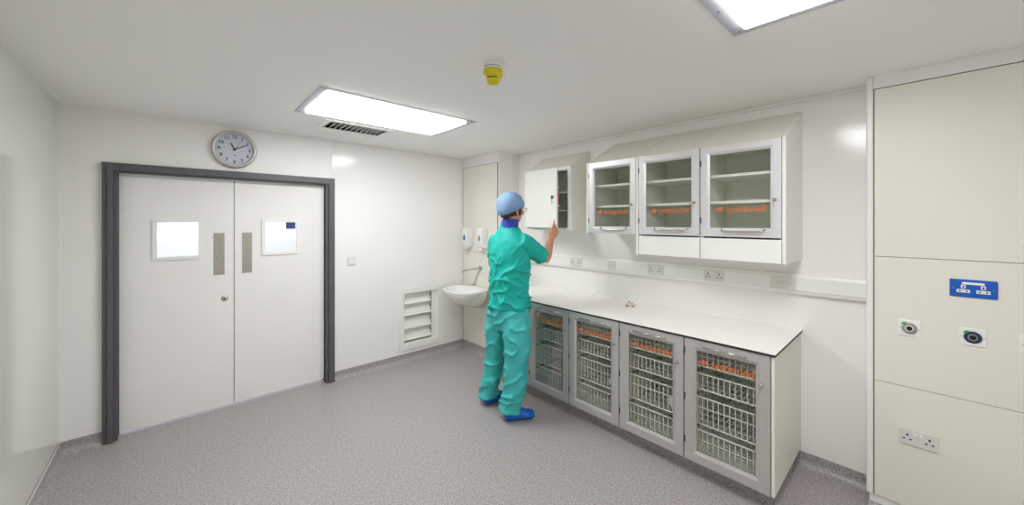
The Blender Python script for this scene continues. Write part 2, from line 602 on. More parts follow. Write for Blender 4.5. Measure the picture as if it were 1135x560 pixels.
# corridor: lamp and dark notice seen through the glass
t = thing('corridor_light', 'bright corridor ceiling light beyond the double doors', 'ceiling light', (0.6, 5.2, H))
bm = B(); box(bm, -.3, 1.5, 4.9, 5.5, H - .012, H); obj('frame', bm, 'trimw', t)
bm = B(); box(bm, -.26, 1.46, 4.94, 5.46, H - .016, H - .011); obj('diffuser', bm, 'lampc', t)
bm = B(); box(bm, 1.15, 1.262, 5.985, 6.0, 1.565, 1.655)
o = obj('wall_notice', bm, 'navy', loc=(1.205, 5.99, 1.565), bevel=.001)
o['label'] = 'small dark blue notice on the corridor wall, seen through the right door glass'; o['category'] = 'notice'

# ------------------------------------------------------------------ ceiling fittings
def light_panel(y0, y1, label):
    t = thing('ceiling_light', label, 'ceiling light', (1.265, (y0 + y1) / 2, H), 'recessed ceiling light panels')
    x0, x1 = .664, 1.868
    bm = B(); holed(bm, 'Z', H - .004, H, x0, x1, y0, y1, [(x0 + .064, x1 - .064, y0 + .060, y1 - .060)])
    fr = obj('frame', bm, 'alu_white', t)
    spots = [(x, y) for x in (x0 + .032, x1 - .032) for y in (y0 + .03, (y0 + y1) / 2 - .12, (y0 + y1) / 2 + .12, y1 - .03)]
    spots += [(x, y) for x in (.95, 1.30, 1.6) for y in (y0 + .024, y1 - .024)]
    for x, y in spots:
        bm = B(); cyl(bm, (x, y, H - .0045), .0045, .002, 'Z', 8)
        obj('screw', bm, 'dark', fr)
    bm = B(); box(bm, x0 + .064, x1 - .064, y0 + .060, y1 - .060, H - .016, H - .003)
    obj('diffuser', bm, 'lamp', t)
M['alu_white'] = mat('pale_aluminium_frame', srgb(188, 187, 194), 0.45, metal=0.2, var=0.01)
light_panel(2.500, 3.180, 'long bright ceiling light panel above the doors end, beside the air vent')
light_panel(-.110, 0.560, 'bright ceiling light panel nearest the camera, cut by the top of the picture')

t = thing('ceiling_vent', 'white square ceiling air vent with dark curved slats beside the lit panel', 'air vent', (1.2, 3.5, H))
bm = B(); holed(bm, 'Z', H - .006, H + .001, .915, 1.49, 3.26, 3.86, [(VX0, VX1, VY0, VY1)]); obj('face_plate', bm, 'trimw', t)
bm = B()
box(bm, VX0 - .02, VX1 + .02, VY0 - .02, VY1 + .02, H + .20, H + .21)
box(bm, VX0 - .015, VX0, VY0, VY1, H + .001, H + .20); box(bm, VX1, VX1 + .015, VY0, VY1, H + .001, H + .20)
box(bm, VX0, VX1, VY0 - .015, VY0, H + .001, H + .20); box(bm, VX0, VX1, VY1, VY1 + .015, H + .001, H + .20)
obj('duct_box', bm, 'dark', t)
NB = 11
for i in range(NB):
    xc = VX0 + (i + .5) * (VX1 - VX0) / NB
    bm = B()
    pr = []
    for k in range(7):
        a = k / 6
        pr.append((xc - .010 + .030 * a * a, H - .002 + .045 * a))
    pr2 = [(x + .0025, z) for x, z in reversed(pr)]
    prism(bm, pr + pr2, 'Y', VY0 + .002, VY1 - .002)
    obj('slat', bm, 'trimw', t, smooth=False)

t = thing('ceiling_alarm', 'yellow domed sounder on a white base fixed to the ceiling', 'alarm', (1.27, 1.54, H))
c = (1.262, 1.54, H)
bm = B(); lathe(bm, [(.062, 0), (.062, -.006), (.056, -.012), (.054, -.022), (.050, -.027)], c, 'Z', 36); obj('base', bm, 'white', t, smooth=True)
bm = B(); lathe(bm, [(.050, -.027), (.053, -.033), (.053, -.048), (.050, -.060), (.044, -.066), (.040, -.070), (.038, -.084), (.030, -.096), (.016, -.102), (.004, -.103)], c, 'Z', 36)
dome = obj('dome', bm, 'yellow', t, smooth=True)
bm = B()
for k in range(9):
    a = R(225 - 36 + 9 * k)
    p = Vector(c) + Vector((math.cos(a) * .0395, math.sin(a) * .0395, -.074))
    box(bm, p.x - .002, p.x + .002, p.y - .002, p.y + .002, p.z - .003, p.z + .003)
obj('sounder_slots', bm, 'dark', dome)
bm = B()
for k in range(11):
    a = R(225 - 45 + 9 * k)
    p = Vector(c) + Vector((math.cos(a) * .0545, math.sin(a) * .0545, -.018))
    box(bm, p.x - .003, p.x + .003, p.y - .003, p.y + .003, p.z - .0015, p.z + .0015)
obj('grille_slots', bm, 'lockgrey', t)

# ------------------------------------------------------------------ clock
CC = Vector((0.386, YB, 2.300))
t = thing('wall_clock', 'round silver-rimmed wall clock with a pale dial above the double doors', 'clock', CC - Vector((0, 0, .165)))
bm = B()
lathe(bm, [(.155, 0), (.163, -.006), (.165, -.024), (.160, -.038), (.150, -.043), (.140, -.040), (.135, -.028), (.133, -.014)], CC, 'Y', 56)
obj('rim', bm, 'clockrim', t, smooth=True)
bm = B(); cyl(bm, CC + Vector((0, -.0165, 0)), .134, .006, 'Y', 56); dial = obj('dial', bm, 'clockface', t)
yf = YB - .0205
for h in range(1, 13):
    a = R(90 - 30 * h)
    tb = text_bm(str(h), .038, depth=.0003, offset=.0009)
    place(tb, face_negy(CC.x + .108 * math.cos(a), yf, CC.z + .108 * math.sin(a)))
    obj('numeral', tb, 'navy', dial)
bm = B()
for k in range(60):
    a = R(6 * k)
    r0, r1 = (.124, .131) if k % 5 else (.122, .131)
    w = .0006 if k % 5 else .0014
    d = Vector((math.cos(a), 0, math.sin(a))); s = Vector((-d.z, 0, d.x))
    q = [CC + d * r0 + s * w, CC + d * r1 + s * w, CC + d * r1 - s * w, CC + d * r0 - s * w]
    bm.faces.new([bm.verts.new((v.x, yf, v.z)) for v in q])
obj('minute_marks', bm, 'navy', dial)
def hand(name, deg, ln, w, tail, y):
    a = R(90 - deg)
    d = Vector((math.cos(a), 0, math.sin(a))); s = Vector((-d.z, 0, d.x))
    bm = B()
    q = [CC - d * tail + s * w, CC + d * ln * .9 + s * w, CC + d * ln, CC + d * ln * .9 - s * w, CC - d * tail - s * w]
    A = [bm.verts.new((v.x, y, v.z)) for v in q]; C = [bm.verts.new((v.x, y - .0012, v.z)) for v in q]
    bm.faces.new(A); bm.faces.new(C[::-1])
    for i in range(5):
        bm.faces.new((A[i], C[i], C[(i + 1) % 5], A[(i + 1) % 5]))
    obj(name, bm, 'hole', t)
hand('hour_hand', 333, .062, .0045, .012, yf - .002)
hand('minute_hand', 62, .100, .0032, .014, yf - .004)
hand('second_hand', 34, .105, .0009, .02, yf - .006)
bm = B(); cyl(bm, CC + Vector((0, -.025, 0)), .008, .010, 'Y', 16); obj('hub', bm, 'hole', t)
bm = B(); cyl(bm, CC + Vector((0, -.0205, -.053)), .006, .001, 'Y', 12); obj('maker_mark', bm, 'navy', dial)

# ------------------------------------------------------------------ light switch
t = thing('light_switch', 'small white light switch on the wall right of the double doors', 'light switch', (1.395, YB, 1.19))
bm = B(); box(bm, 1.352, 1.438, YB - .009, YB, 1.192, 1.278); obj('plate', bm, 'plate', t, bevel=.003)
bm = B(); box(bm, 1.375, 1.392, YB - .014, YB - .008, 1.215, 1.255); box(bm, 1.398, 1.415, YB - .014, YB - .008, 1.215, 1.255); obj('rocker', bm, 'trimw', t, bevel=.002)

# ------------------------------------------------------------------ louvre in the back wall
t = thing('louvre_vent', 'white louvred ventilation panel set low in the back wall near the basin', 'vent', (2.22, YB, .15))
bm = B(); holed(bm, 'Y', YB - .012, YB + .004, 1.935, 2.520, .135, .868, [LV]); obj('frame', bm, 'trimw', t, bevel=.002)
bm = B()
box(bm, LV[0], LV[1], YB + .10, YB + .106, LV[2], LV[3])
box(bm, LV[0], LV[0] + .006, YB, YB + .10, LV[2], LV[3]); box(bm, LV[1] - .006, LV[1], YB, YB + .10, LV[2], LV[3])
box(bm, LV[0], LV[1], YB, YB + .10, LV[2], LV[2] + .006); box(bm, LV[0], LV[1], YB, YB + .10, LV[3] - .006, LV[3])
obj('lining', bm, 'melin', t)
bm = B(); box(bm, LV[1] - .075, LV[1] - .006, YB + .02, YB + .026, LV[2] + .006, LV[3] - .006); obj('side_cover', bm, 'trimw', t)
for z in (.668, .528, .372, .236):
    bm = B()
    x0, x1 = LV[0] + .008, LV[1] - .078
    prism(bm, [(YB + .012, z), (YB + .034, z - .002), (YB + .044, z + .016), (YB + .066, z + .128), (YB + .060, z + .129), (YB + .036, z + .014), (YB + .012, z + .014)], 'X', x0, x1)
    bl = obj('blade', bm, 'melamine', t)
    bm = B(); box(bm, x1 - .022, x1 + .004, YB + .028, YB + .036, z + .075, z + .092); obj('pivot', bm, 'steel', bl)

# ------------------------------------------------------------------ wash basin with its fittings on the corner casing
yc = 3.715
t = thing('wash_basin', 'white wall-hung ceramic wash basin in the far corner behind the person', 'wash basin', (XI, yc, .66))
N = 40
def basin_ring(bm, half_w, depth, z, back=XI, inset=0.0):
    vs = []
    for k in range(N):
        a = 2 * PI * k / N
        cx, sx = math.cos(a), math.sin(a)
        # superellipse, flat at the wall side
        ex = math.copysign(abs(cx) ** .75, cx); ey = math.copysign(abs(sx) ** .75, sx)
        x = back - inset - (depth - inset) * (0.5 - 0.5 * ex)
        w = half_w * (1.0 if ex > -.2 else 1 - .12 * ((-.2 - ex) / .8) ** 1.5)
        vs.append(bm.verts.new((x, yc + ey * w, z)))
    return vs
bm = B()
rings = [basin_ring(bm, .06, .12, .60), basin_ring(bm, .12, .24, .635), basin_ring(bm, .21, .38, .70), basin_ring(bm, .262, .450, .775), basin_ring(bm, .275, .465, .815),
         basin_ring(bm, .280, .470, .835), basin_ring(bm, .276, .466, .843), basin_ring(bm, .255, .445, .842, inset=.02), basin_ring(bm, .225, .415, .825, inset=.085),
         basin_ring(bm, .19, .37, .76, inset=.11), basin_ring(bm, .12, .30, .715, inset=.15), basin_ring(bm, .03, .24, .705, inset=.19)]
for i in range(len(rings) - 1):
    for k in range(N):
        bm.faces.new((rings[i][k], rings[i][(k + 1) % N], rings[i + 1][(k + 1) % N], rings[i + 1][k]))
bm.faces.new(rings[0][::-1]); bm.faces.new(rings[-1])
obj('bowl', bm, 'ceramic', t, smooth=True)
bm = B(); cyl(bm, (XI - .215, yc, .709), .02, .004, 'Z', 20); obj('waste', bm, 'chrome', t)

t = thing('lever_tap', 'chrome lever tap on the panel above the wash basin', 'tap', (XI, 3.70, 1.05))
bm = B(); cyl(bm, (XI - .012, 3.70, 1.075), .026, .024, 'X', 24); obj('wall_flange', bm, 'chrome', t, smooth=False, bevel=.002)
bm = B(); loft(bm, [(XI - .02, 3.70, 1.075), (XI - .12, 3.71, 1.073), (XI - .24, 3.72, 1.062), (XI - .275, 3.72, 1.045)], [.012, .011, .010, .010], side=(0, 1, 0), seg=12); obj('spout', bm, 'chrome', t, smooth=True)
bm = B(); loft(bm, [(XI - .012, 3.705, 1.065), (XI - .012, 3.77, .98), (XI - .012, 3.85, .845)], [.006, .006, .006], side=(1, 0, 0), seg=10); obj('slanting_tube', bm, 'chrome', t, smooth=True)  # slim tube slanting from the tap down to the basin

def dispenser(y, label, mk, mat_):
    t = thing('soap_dispenser', label, 'dispenser', (XI, y, 1.31), 'dispensers above the wash basin')
    bm = B(); prism(bm, [(XI, 1.335), (XI, 1.580), (XI - .070, 1.580), (XI - .098, 1.560), (XI - .100, 1.400), (XI - .085, 1.345), (XI - .05, 1.335)], 'Y', y - .052, y + .052)
    obj('cover', bm, 'white', t, bevel=.010, segs=3)
    bm = B(); prism(bm, [(XI - .03, 1.335), (XI - .075, 1.335), (XI - .088, 1.312), (XI - .03, 1.322)], 'Y', y - .03, y + .03); obj('push_lever', bm, 'white', t, bevel=.003)
    bm = B()
    vs = []
    for k in range(20):
        a = 2 * PI * k / 20
        r = .022 * (1 - .28 * math.sin(a))
        vs.append((y + r * math.cos(a), 1.452 + 1.9 * .022 * math.sin(a) * (1 if math.sin(a) > 0 else .75)))
    prism(bm, vs, 'X', XI - .1025, XI - .0985)
    obj(mk, bm, mat_, t)
dispenser(3.925, 'white wall dispenser with a blue drop, left one above the basin', 'blue_drop', 'blue')
dispenser(3.610, 'white wall dispenser with a grey drop, partly behind the person', 'grey_drop', 'lockgrey')

# ------------------------------------------------------------------ trunking and its sockets
bm = B()
prism(bm, [(XR, 1.165), (XR, 1.300), (XR - .030, 1.300), (XR - .036, 1.294), (XR - .040, 1.282), (XR - .048, 1.278), (XR - .048, 1.192), (XR - .040, 1.187), (XR - .036, 1.171), (XR - .030, 1.165)], 'Y', YC + .004, YI - .002)
o = obj('cable_trunking', bm, 'trimw', loc=(XR, 1.8, 1.165))
o['label'] = 'long white cable trunking along the wall between worktop and wall cabinets'; o['category'] = 'trunking'

def socket(x, y, z, label, group, plate='plate', blue=False, fused=False, single=False):
    t = thing('wall_socket', label, 'socket', (x, y, z - .043), group)
    Fm = lambda: face_negx(x, y, z)
    w = .043 if single else .073
    bm = B(); box(bm, -w, w, -.043, .043, 0, .009); place(bm, Fm()); pl = obj('plate', bm, plate, t, bevel=.003)
    if fused:
        for q in (-.055, .025):
            bm = B(); box(bm, q, q + .030, -.006, .004, .008, .0105); place(bm, Fm()); obj('outlet', bm, 'pink', t)
        bm = B(); box(bm, -.012, .012, -.004, .010, .008, .0125); place(bm, Fm()); obj('rocker', bm, 'pink', t)
        return t
    if single:
        for q in (-.022, .006):
            bm = B(); box(bm, q, q + .016, -.012, .012, .008, .0115); place(bm, Fm()); obj('outlet', bm, 'pink', t)
        return t
    for cx in (-.041, .041):
        for (dx, dy, ww, hh) in ((0, .012, .0038, .006), (-.012, -.011, .005, .0035), (.012, -.011, .005, .0035)):
            bm = B(); box(bm, cx + dx - ww, cx + dx + ww, dy - hh, dy + hh, .0085, .0098)
            place(bm, Fm()); obj('pin_hole', bm, 'hole', pl)
    bm = B(); box(bm, -.017, -.004, .008, .030, .008, .0135); place(bm, Fm()); obj('rocker', bm, 'trimw', t, bevel=.002)
    bm = B(); box(bm, .004, .017, .008, .030, .008, .0135); place(bm, Fm()); obj('rocker', bm, 'trimw', t, bevel=.002)
    return t
G = 'sockets in the trunking'
XT = XR - .048
socket(XT, 2.425, 1.236, 'white double socket in the trunking just right of the raised elbow', G)
socket(XT, 1.995, 1.236, 'white small single outlet in the trunking, below the smallest glazed cabinet', G, single=True)
socket(XT, 1.552, 1.236, 'white double socket in the trunking behind the small object on the worktop', G)
socket(XT, 1.078, 1.236, 'white double socket in the trunking below the middle of the glazed wall cabinets', G)
socket(XT, 0.633, 1.236, 'white outlet plate in the trunking, last one before the near casing', G, fused=True)
socket(XC, 0.000, 0.474, 'white double socket low on the near ivory wall panel', 'sockets on the near casing')

# blue medical socket
t = thing('medical_socket', 'bright blue double socket on the near ivory wall panel', 'socket', (XC, -.187, 1.27))
FB = lambda: face_negx(XC, -.187, 1.319)
bm = B(); box(bm, -.077, .077, -.045, .045, 0, .009); place(bm, FB()); obj('plate', bm, 'blue', t, bevel=.006, segs=3)
bm = B(); box(bm, -.036, .036, .020, .032, .0085, .0105); place(bm, FB()); obj('label_strip', bm, 'white', t)
for cx in (-.032, .032):
    bm = B(); box(bm, cx - .008, cx + .008, .000, .017, .0085, .0125); place(bm, FB()); s = obj('earth_shutter', bm, 'white', t, bevel=.001)
    bm = B(); box(bm, cx - .0035, cx + .0035, .004, .012, .0122, .0132); place(bm, FB()); obj('pin_hole', bm, 'hole', s)
    bm = B(); box(bm, cx - .022, cx + .022, -.022, -.006, .0085, .0125); place(bm, FB()); s = obj('pin_shutter', bm, 'white', t, bevel=.001)
    for q in (-.015, .008):
        bm = B(); box(bm, cx + q, cx + q + .007, -.017, -.011, .0122, .0132); place(bm, FB()); obj('pin_hole', bm, 'hole', s)
for cx in (-.066, .066):
    bm = B(); cyl(bm, (cx, 0, .0095), .0028, .002, 'Z', 10); place(bm, FB()); obj('screw', bm, 'steel', t)

def terminal(y, label, ring, inner):
    t = thing('terminal_plate', label, 'wall outlet', (XC, y, 1.03), 'round terminals on the near casing')
    F = lambda: face_negx(XC, y, 1.073)
    bm = B(); box(bm, -.044, .044, -.044, .044, 0, .007); place(bm, F()); obj('plate', bm, 'white', t, bevel=.003)
    bm = B(); lathe(bm, [(.030, .006), (.030, .011), (.027, .013), (.019, .013), (.017, .010)], (0, 0, 0), 'Z', 32); place(bm, F()); obj('ring', bm, ring, t, smooth=False)
    bm = B(); cyl(bm, (0, 0, .010), .0165, .006, 'Z', 28); place(bm, F()); s = obj('insert', bm, inner, t)
    bm = B(); cyl(bm, (0, 0, .0135), .0120, .002, 'Z', 20); place(bm, F()); obj('contact', bm, 'hole', s)
    bm = B()
    q = [(-.032, .020), (-.022, .033), (-.010, .030), (-.020, .017)]
    prism(bm, q, 'Z', .0065, .0145); place(bm, F()); obj('green_tag', bm, 'green', t)
    for cx in (-.037, .037):
        bm = B(); cyl(bm, (cx, 0, .0075), .0025, .002, 'Z', 8); place(bm, F()); obj('screw', bm, 'steel', t)
terminal(.033, 'white terminal plate with a chrome ring, left one below the blue socket', 'chrome', 'white')
terminal(-.186, 'white terminal plate with a navy blue ring, below the blue socket', 'navy', 'lockgrey')
terminal(-.372, 'white terminal plate at the right edge of the picture', 'chrome', 'white')

# ------------------------------------------------------------------ base cabinets
XF = 2.464
YC0, CW = 0.555, 0.4797          # first cabinet start and width
ZT = 0.918
def framed_door(name, x, y0, y1, z0, z1, parent, fw, glass, th=.020, material='alu'):
    """mitred frame door facing -X, chamfered inwards"""
    bm = B()
    o = [(y0, z0), (y1, z0), (y1, z1), (y0, z1)]
    i1 = [(y0 + fw * .72, z0 + fw * .72), (y1 - fw * .72, z0 + fw * .72), (y1 - fw * .72, z1 - fw * .72), (y0 + fw * .72, z1 - fw * .72)]
    i2 = [(y0 + fw, z0 + fw), (y1 - fw, z0 + fw), (y1 - fw, z1 - fw), (y0 + fw, z1 - fw)]
    levels = [(x + th, o), (x, o), (x, i1), (x + .010, i2), (x + th, i2)]
    V = [[bm.verts.new((xx, p[0], p[1])) for p in pts] for xx, pts in levels]
    V.append(V[0])
    for a in range(len(levels)):
        for k in range(4):
            bm.faces.new((V[a][k], V[a][(k + 1) % 4], V[a + 1][(k + 1) % 4], V[a + 1][k]))
    d = obj(name, bm, material, parent)
    bm = B(); box(bm, x + .012, x + .016, y0 + fw, y1 - fw, z0 + fw, z1 - fw)
    g = obj('glass_pane', bm, glass, d)
    return d, g

def lettering(x, yc, z, width, parent):
    """orange company lettering with its block mark, on the glass"""
    tb = text_bm('systeméd', .06, shear=.25, depth=.0003, offset=.0008)
    xs = [v.co.x for v in tb.verts]
    s = (width * .78) / (max(xs) - min(xs))
    mid = (max(xs) + min(xs)) / 2
    for v in tb.verts:
        v.co.x = (v.co.x - mid) * s + width * .11
        v.co.y *= s * 1.05
    def blk(a, b, c, d):
        q = [(a + .25 * c, c), (b + .25 * c, c), (b + .25 * d, d), (a + .25 * d, d)]
        prism(tb, q, 'Z', -.0003, .0003)
    h = width * .055
    blk(-width / 2, -width * .455, -h * .55, h * .25)
    blk(-width * .445, -width * .385, -h * .8, h * .8)
    blk(-width * .378, -width * .335, -h * .8, h * .8)
    place(tb, face_negx(x, yc, z))
    return obj('lettering', tb, 'orange', parent)

def base_cabinet(y0, label):
    y1 = y0 + CW
    t = thing('base_cabinet', label, 'cabinet', (2.8, (y0 + y1) / 2, .10), 'base cabinets under the worktop')
    zb, zt = .118, .903
    bm = B()
    box(bm, XF + .024, XR - .012, y0 + .001, y0 + .014, zb, zt)
    box(bm, XF + .024, XR - .012, y1 - .014, y1 - .001, zb, zt)
    box(bm, XF + .024, XR - .012, y0 + .014, y1 - .014, zb, zb + .016)
    box(bm, XF + .024, XR - .012, y0 + .014, y1 - .014, zt - .016, zt)
    box(bm, XR - .012, XR - .002, y0 + .001, y1 - .001, zb, zt)
    obj('carcass', bm, 'melin', t)
    d, g = framed_door('door', XF, y0 + .004, y1 - .004, zb - .002, zt + .001, t, .072, 'glassb')
    # bar handle along the top rail
    yc = (y0 + y1) / 2
    bm = B()
    tube(bm, [(XF - .014, yc - .122, .868), (XF - .014, yc + .122, .868)], .0042, 10)
    for s in (-1, 1):
        tube(bm, [(XF + .001, yc + s * .112, .868), (XF - .016, yc + s * .112, .868)], .006, 10)
    obj('handle', bm, 'chrome', d, smooth=True)
    bm = B(); lathe(bm, [(.011, 0), (.011, -.004), (.007, -.007), (.007, -.014), (.010, -.018), (.008, -.022)], (XF, y0 + .046, .728), 'X', 18); k = obj('lock', bm, 'steel', d, smooth=True)
    bm = B(); box(bm, XF - .024, XF - .020, y0 + .0445, y0 + .0475, .690, .728); obj('key', bm, 'steel', k)
    lettering(XF + .0115, yc - .006, .768, .315, g)
    for z in (.22, .50, .80):
        bm = B(); box(bm, XF - .001, XF + .012, y1 - .010, y1 - .001, z, z + .045); obj('hinge', bm, 'dark', d)
    for z in (.80, .640, .490, .275):
        for yy in (y0 + .014, y1 - .026):
            bm = B(); box(bm, XF + .035, XR - .05, yy, yy + .012, z - .012, z + .004); r = obj('runner', bm, 'lockgrey', t)
            bm = B(); box(bm, XF + .030, XF + .046, yy, yy + .012, z - .030, z + .012); obj('stop_clip', bm, 'dark', r)
    return t

CABWHERE = ['nearest the camera at the worktop end', 'second from the near end of the worktop', 'third from the near end of the worktop',
            'beside the person\'s legs', 'hidden behind the person, next to the basin']
proto = base_cabinet(YC0, 'glass-fronted base cabinet with wire baskets, ' + CABWHERE[0])
for i in range(1, 5):
    dup(proto, (0, i * CW, 0), 'glass-fronted base cabinet with wire baskets, ' + CABWHERE[i])

# plinth, end panels, worktop
YE = YC0 + 5 * CW
bm = B(); box(bm, 2.575, XR, YC0 + .045, YE - .01, 0, .116); struct('trim_12', bm, 'floor')
bm = B()
cove(bm, 'Y', 2.575, -1, YC0 + .045, YE, r=.045, top=.110)
for v in bm.verts:
    if abs(v.co.y - (YC0 + .045)) < 1e-4:
        v.co.y -= (2.575 - v.co.x)
n1 = set(bm.verts)
cove(bm, 'X', YC0 + .045, -1, 2.575, XR, r=.045, top=.110)
for v in bm.verts:
    if v not in n1 and abs(v.co.x - 2.575) < 1e-4:
        v.co.x -= (YC0 + .045 - v.co.y)
struct('baseboard_plinth', bm, 'floor')
bm = B(); box(bm, XF + .004, XR - .001, YC0 - .016, YC0 - .0005, .116, .9035)
o = obj('end_panel', bm, 'panel', loc=(2.8, YC0 - .008, .116), bevel=.001)
o['label'] = 'ivory end panel closing the base cabinets at the near end of the worktop'; o['category'] = 'panel'
bm = B(); box(bm, XF + .004, XR - .001, YE + .0005, YE + .016, .116, .9035)
o = obj('end_panel', bm, 'panel', loc=(2.8, YE + .008, .116), bevel=.001)
o['label'] = 'ivory end panel closing the base cabinets on the basin side, behind the person'; o['category'] = 'panel'
t = thing('worktop', 'long white worktop with a thin black edge over the base cabinets', 'worktop', (2.8, 1.8, .905))
bm = B(); box(bm, XF - .006, XR, YC0 - .022, YE + .03, .9045, .9170); obj('core', bm, 'black', t)
bm = B(); box(bm, XF - .005, XR, YC0 - .021, YE + .029, .9168, .9182); obj('surface', bm, 'top', t)
bm = B(); box(bm, XR - .004, XR, YC0 - .02, YE + .028, .9182, .930); obj('sealant_line', bm, 'white', t)

# wire baskets
def basket(y0, z0, z1, label, rows):
    yl, yr = y0 + .034, y0 + CW - .034
    xf, xb = XF + .050, XR - .07
    t = thing('wire_basket', label, 'basket', ((xf + xb) / 2, (yl + yr) / 2, z0), 'wire baskets in the base cabinets')
    def bar(bm, a, b, r):
        loft(bm, [a, b], [r, r], side=(.3, .5, .8), seg=5, n=1)
    bm = B()
    for (a, b) in (((xf, yl), (xf, yr)), ((xf, yr), (xb, yr)), ((xb, yr), (xb, yl)), ((xb, yl), (xf, yl))):
        bar(bm, (a[0], a[1], z1), (b[0], b[1], z1), .0048)
    obj('rim', bm, 'wire', t)
    n = 13
    bm = B()
    for i in range(n + 1):
        y = yl + (yr - yl) * i / n
        bar(bm, (xf, y, z1), (xf, y, z0), .0029)
        if i % 2 == 0:
            bar(bm, (xb, y, z1), (xb, y, z0), .0024)
    for j in range(1, 9):
        x = xf + (xb - xf) * j / 9
        bar(bm, (x, yl, z1), (x, yl, z0), .0022)
        bar(bm, (x, yr, z1), (x, yr, z0), .0022)
    for z in rows + [z0 + .002]:
        bar(bm, (xf, yl, z), (xf, yr, z), .0030); bar(bm, (xb, yl, z), (xb, yr, z), .0028)
        bar(bm, (xf, yl, z), (xb, yl, z), .0028); bar(bm, (xf, yr, z), (xb, yr, z), .0028)
    obj('sides', bm, 'wire', t)
    bm = B()
    for i in range(n + 1):
        y = yl + (yr - yl) * i / n
        bar(bm, (xf, y, z0), (xb, y, z0), .0022)
    for j in range(0, 9):
        x = xf + (xb - xf) * j / 8
        bar(bm, (x, yl, z0 - .003), (x, yr, z0 - .003), .0026)
    obj('bottom_grid', bm, 'wire', t)
    return t
TIERS = [('topmost', .728, .842, [.79]), ('second from the top', .578, .676, []), ('third from the top', .352, .524, [.46]), ('lowest', .148, .309, [.248])]
SHORT = ['the cabinet nearest the camera', 'the second cabinet from the near end', 'the third cabinet from the near end', 'the cabinet beside the person\'s legs', 'the hidden cabinet next to the basin']
for nm, z0, z1, rows in TIERS:
    b0 = basket(YC0, z0, z1, 'white wire basket, %s in %s' % (nm, SHORT[0]), rows)
    for i in range(1, 5):
        dup(b0, (0, i * CW, 0), 'white wire basket, %s in %s' % (nm, SHORT[i]))

def packet(y, z, label, s):
    bm = B(); ell(bm, (2.592, y, z + .030 * s), (.055 * s, .045 * s, .030 * s), sub=3)
    for v in bm.verts:
        v.co += Vector((0, 0, 1)) * 0 + v.normal * .012 * noise.noise(v.co * 28)
        v.co.z = max(v.co.z, z)
    o = obj('white_packet', bm, 'bin', smooth=True, loc=(2.585, y, z))
    o['label'] = label; o['category'] = 'packet'; o['group'] = 'packets lying in the wire baskets'
packet(YC0 + 3 * CW - .370, .357, 'small white packet in the third basket of the third cabinet from the near end', 1.15)
packet(YC0 + 2 * CW - .375, .357, 'small white packet in the third basket of the second cabinet from the near end', 1.25)

# small object lying on the worktop
t = thing('small_fitting', 'small pinkish white plastic fitting lying on the worktop', 'fitting', (2.95, 1.70, .918))
bm = B(); prism(bm, [(2.917, 1.735), (2.910, 1.700), (2.925, 1.672), (2.960, 1.660), (2.990, 1.675), (2.994, 1.712), (2.965, 1.738)], 'Z', .9182, .938); bd = obj('body', bm, 'pink', t, bevel=.006, segs=3)
bm = B(); prism(bm, [(2.935, 1.722), (2.932, 1.690), (2.965, 1.678), (2.982, 1.700), (2.968, 1.722)], 'Z', .937, .952); obj('upper_cap', bm, 'pink', t, bevel=.005, segs=3)
for q in ((2.905, 2.922, 1.700, 1.716), (2.930, 2.946, 1.664, 1.676)):
    bm = B(); box(bm, *q, .921, .932); obj('clip', bm, 'dark', bd, bevel=.002)
bm = B(); cyl(bm, (2.945, 1.712, .955), .006, .008, 'Z', 12); obj('stud', bm, 'dark', t)

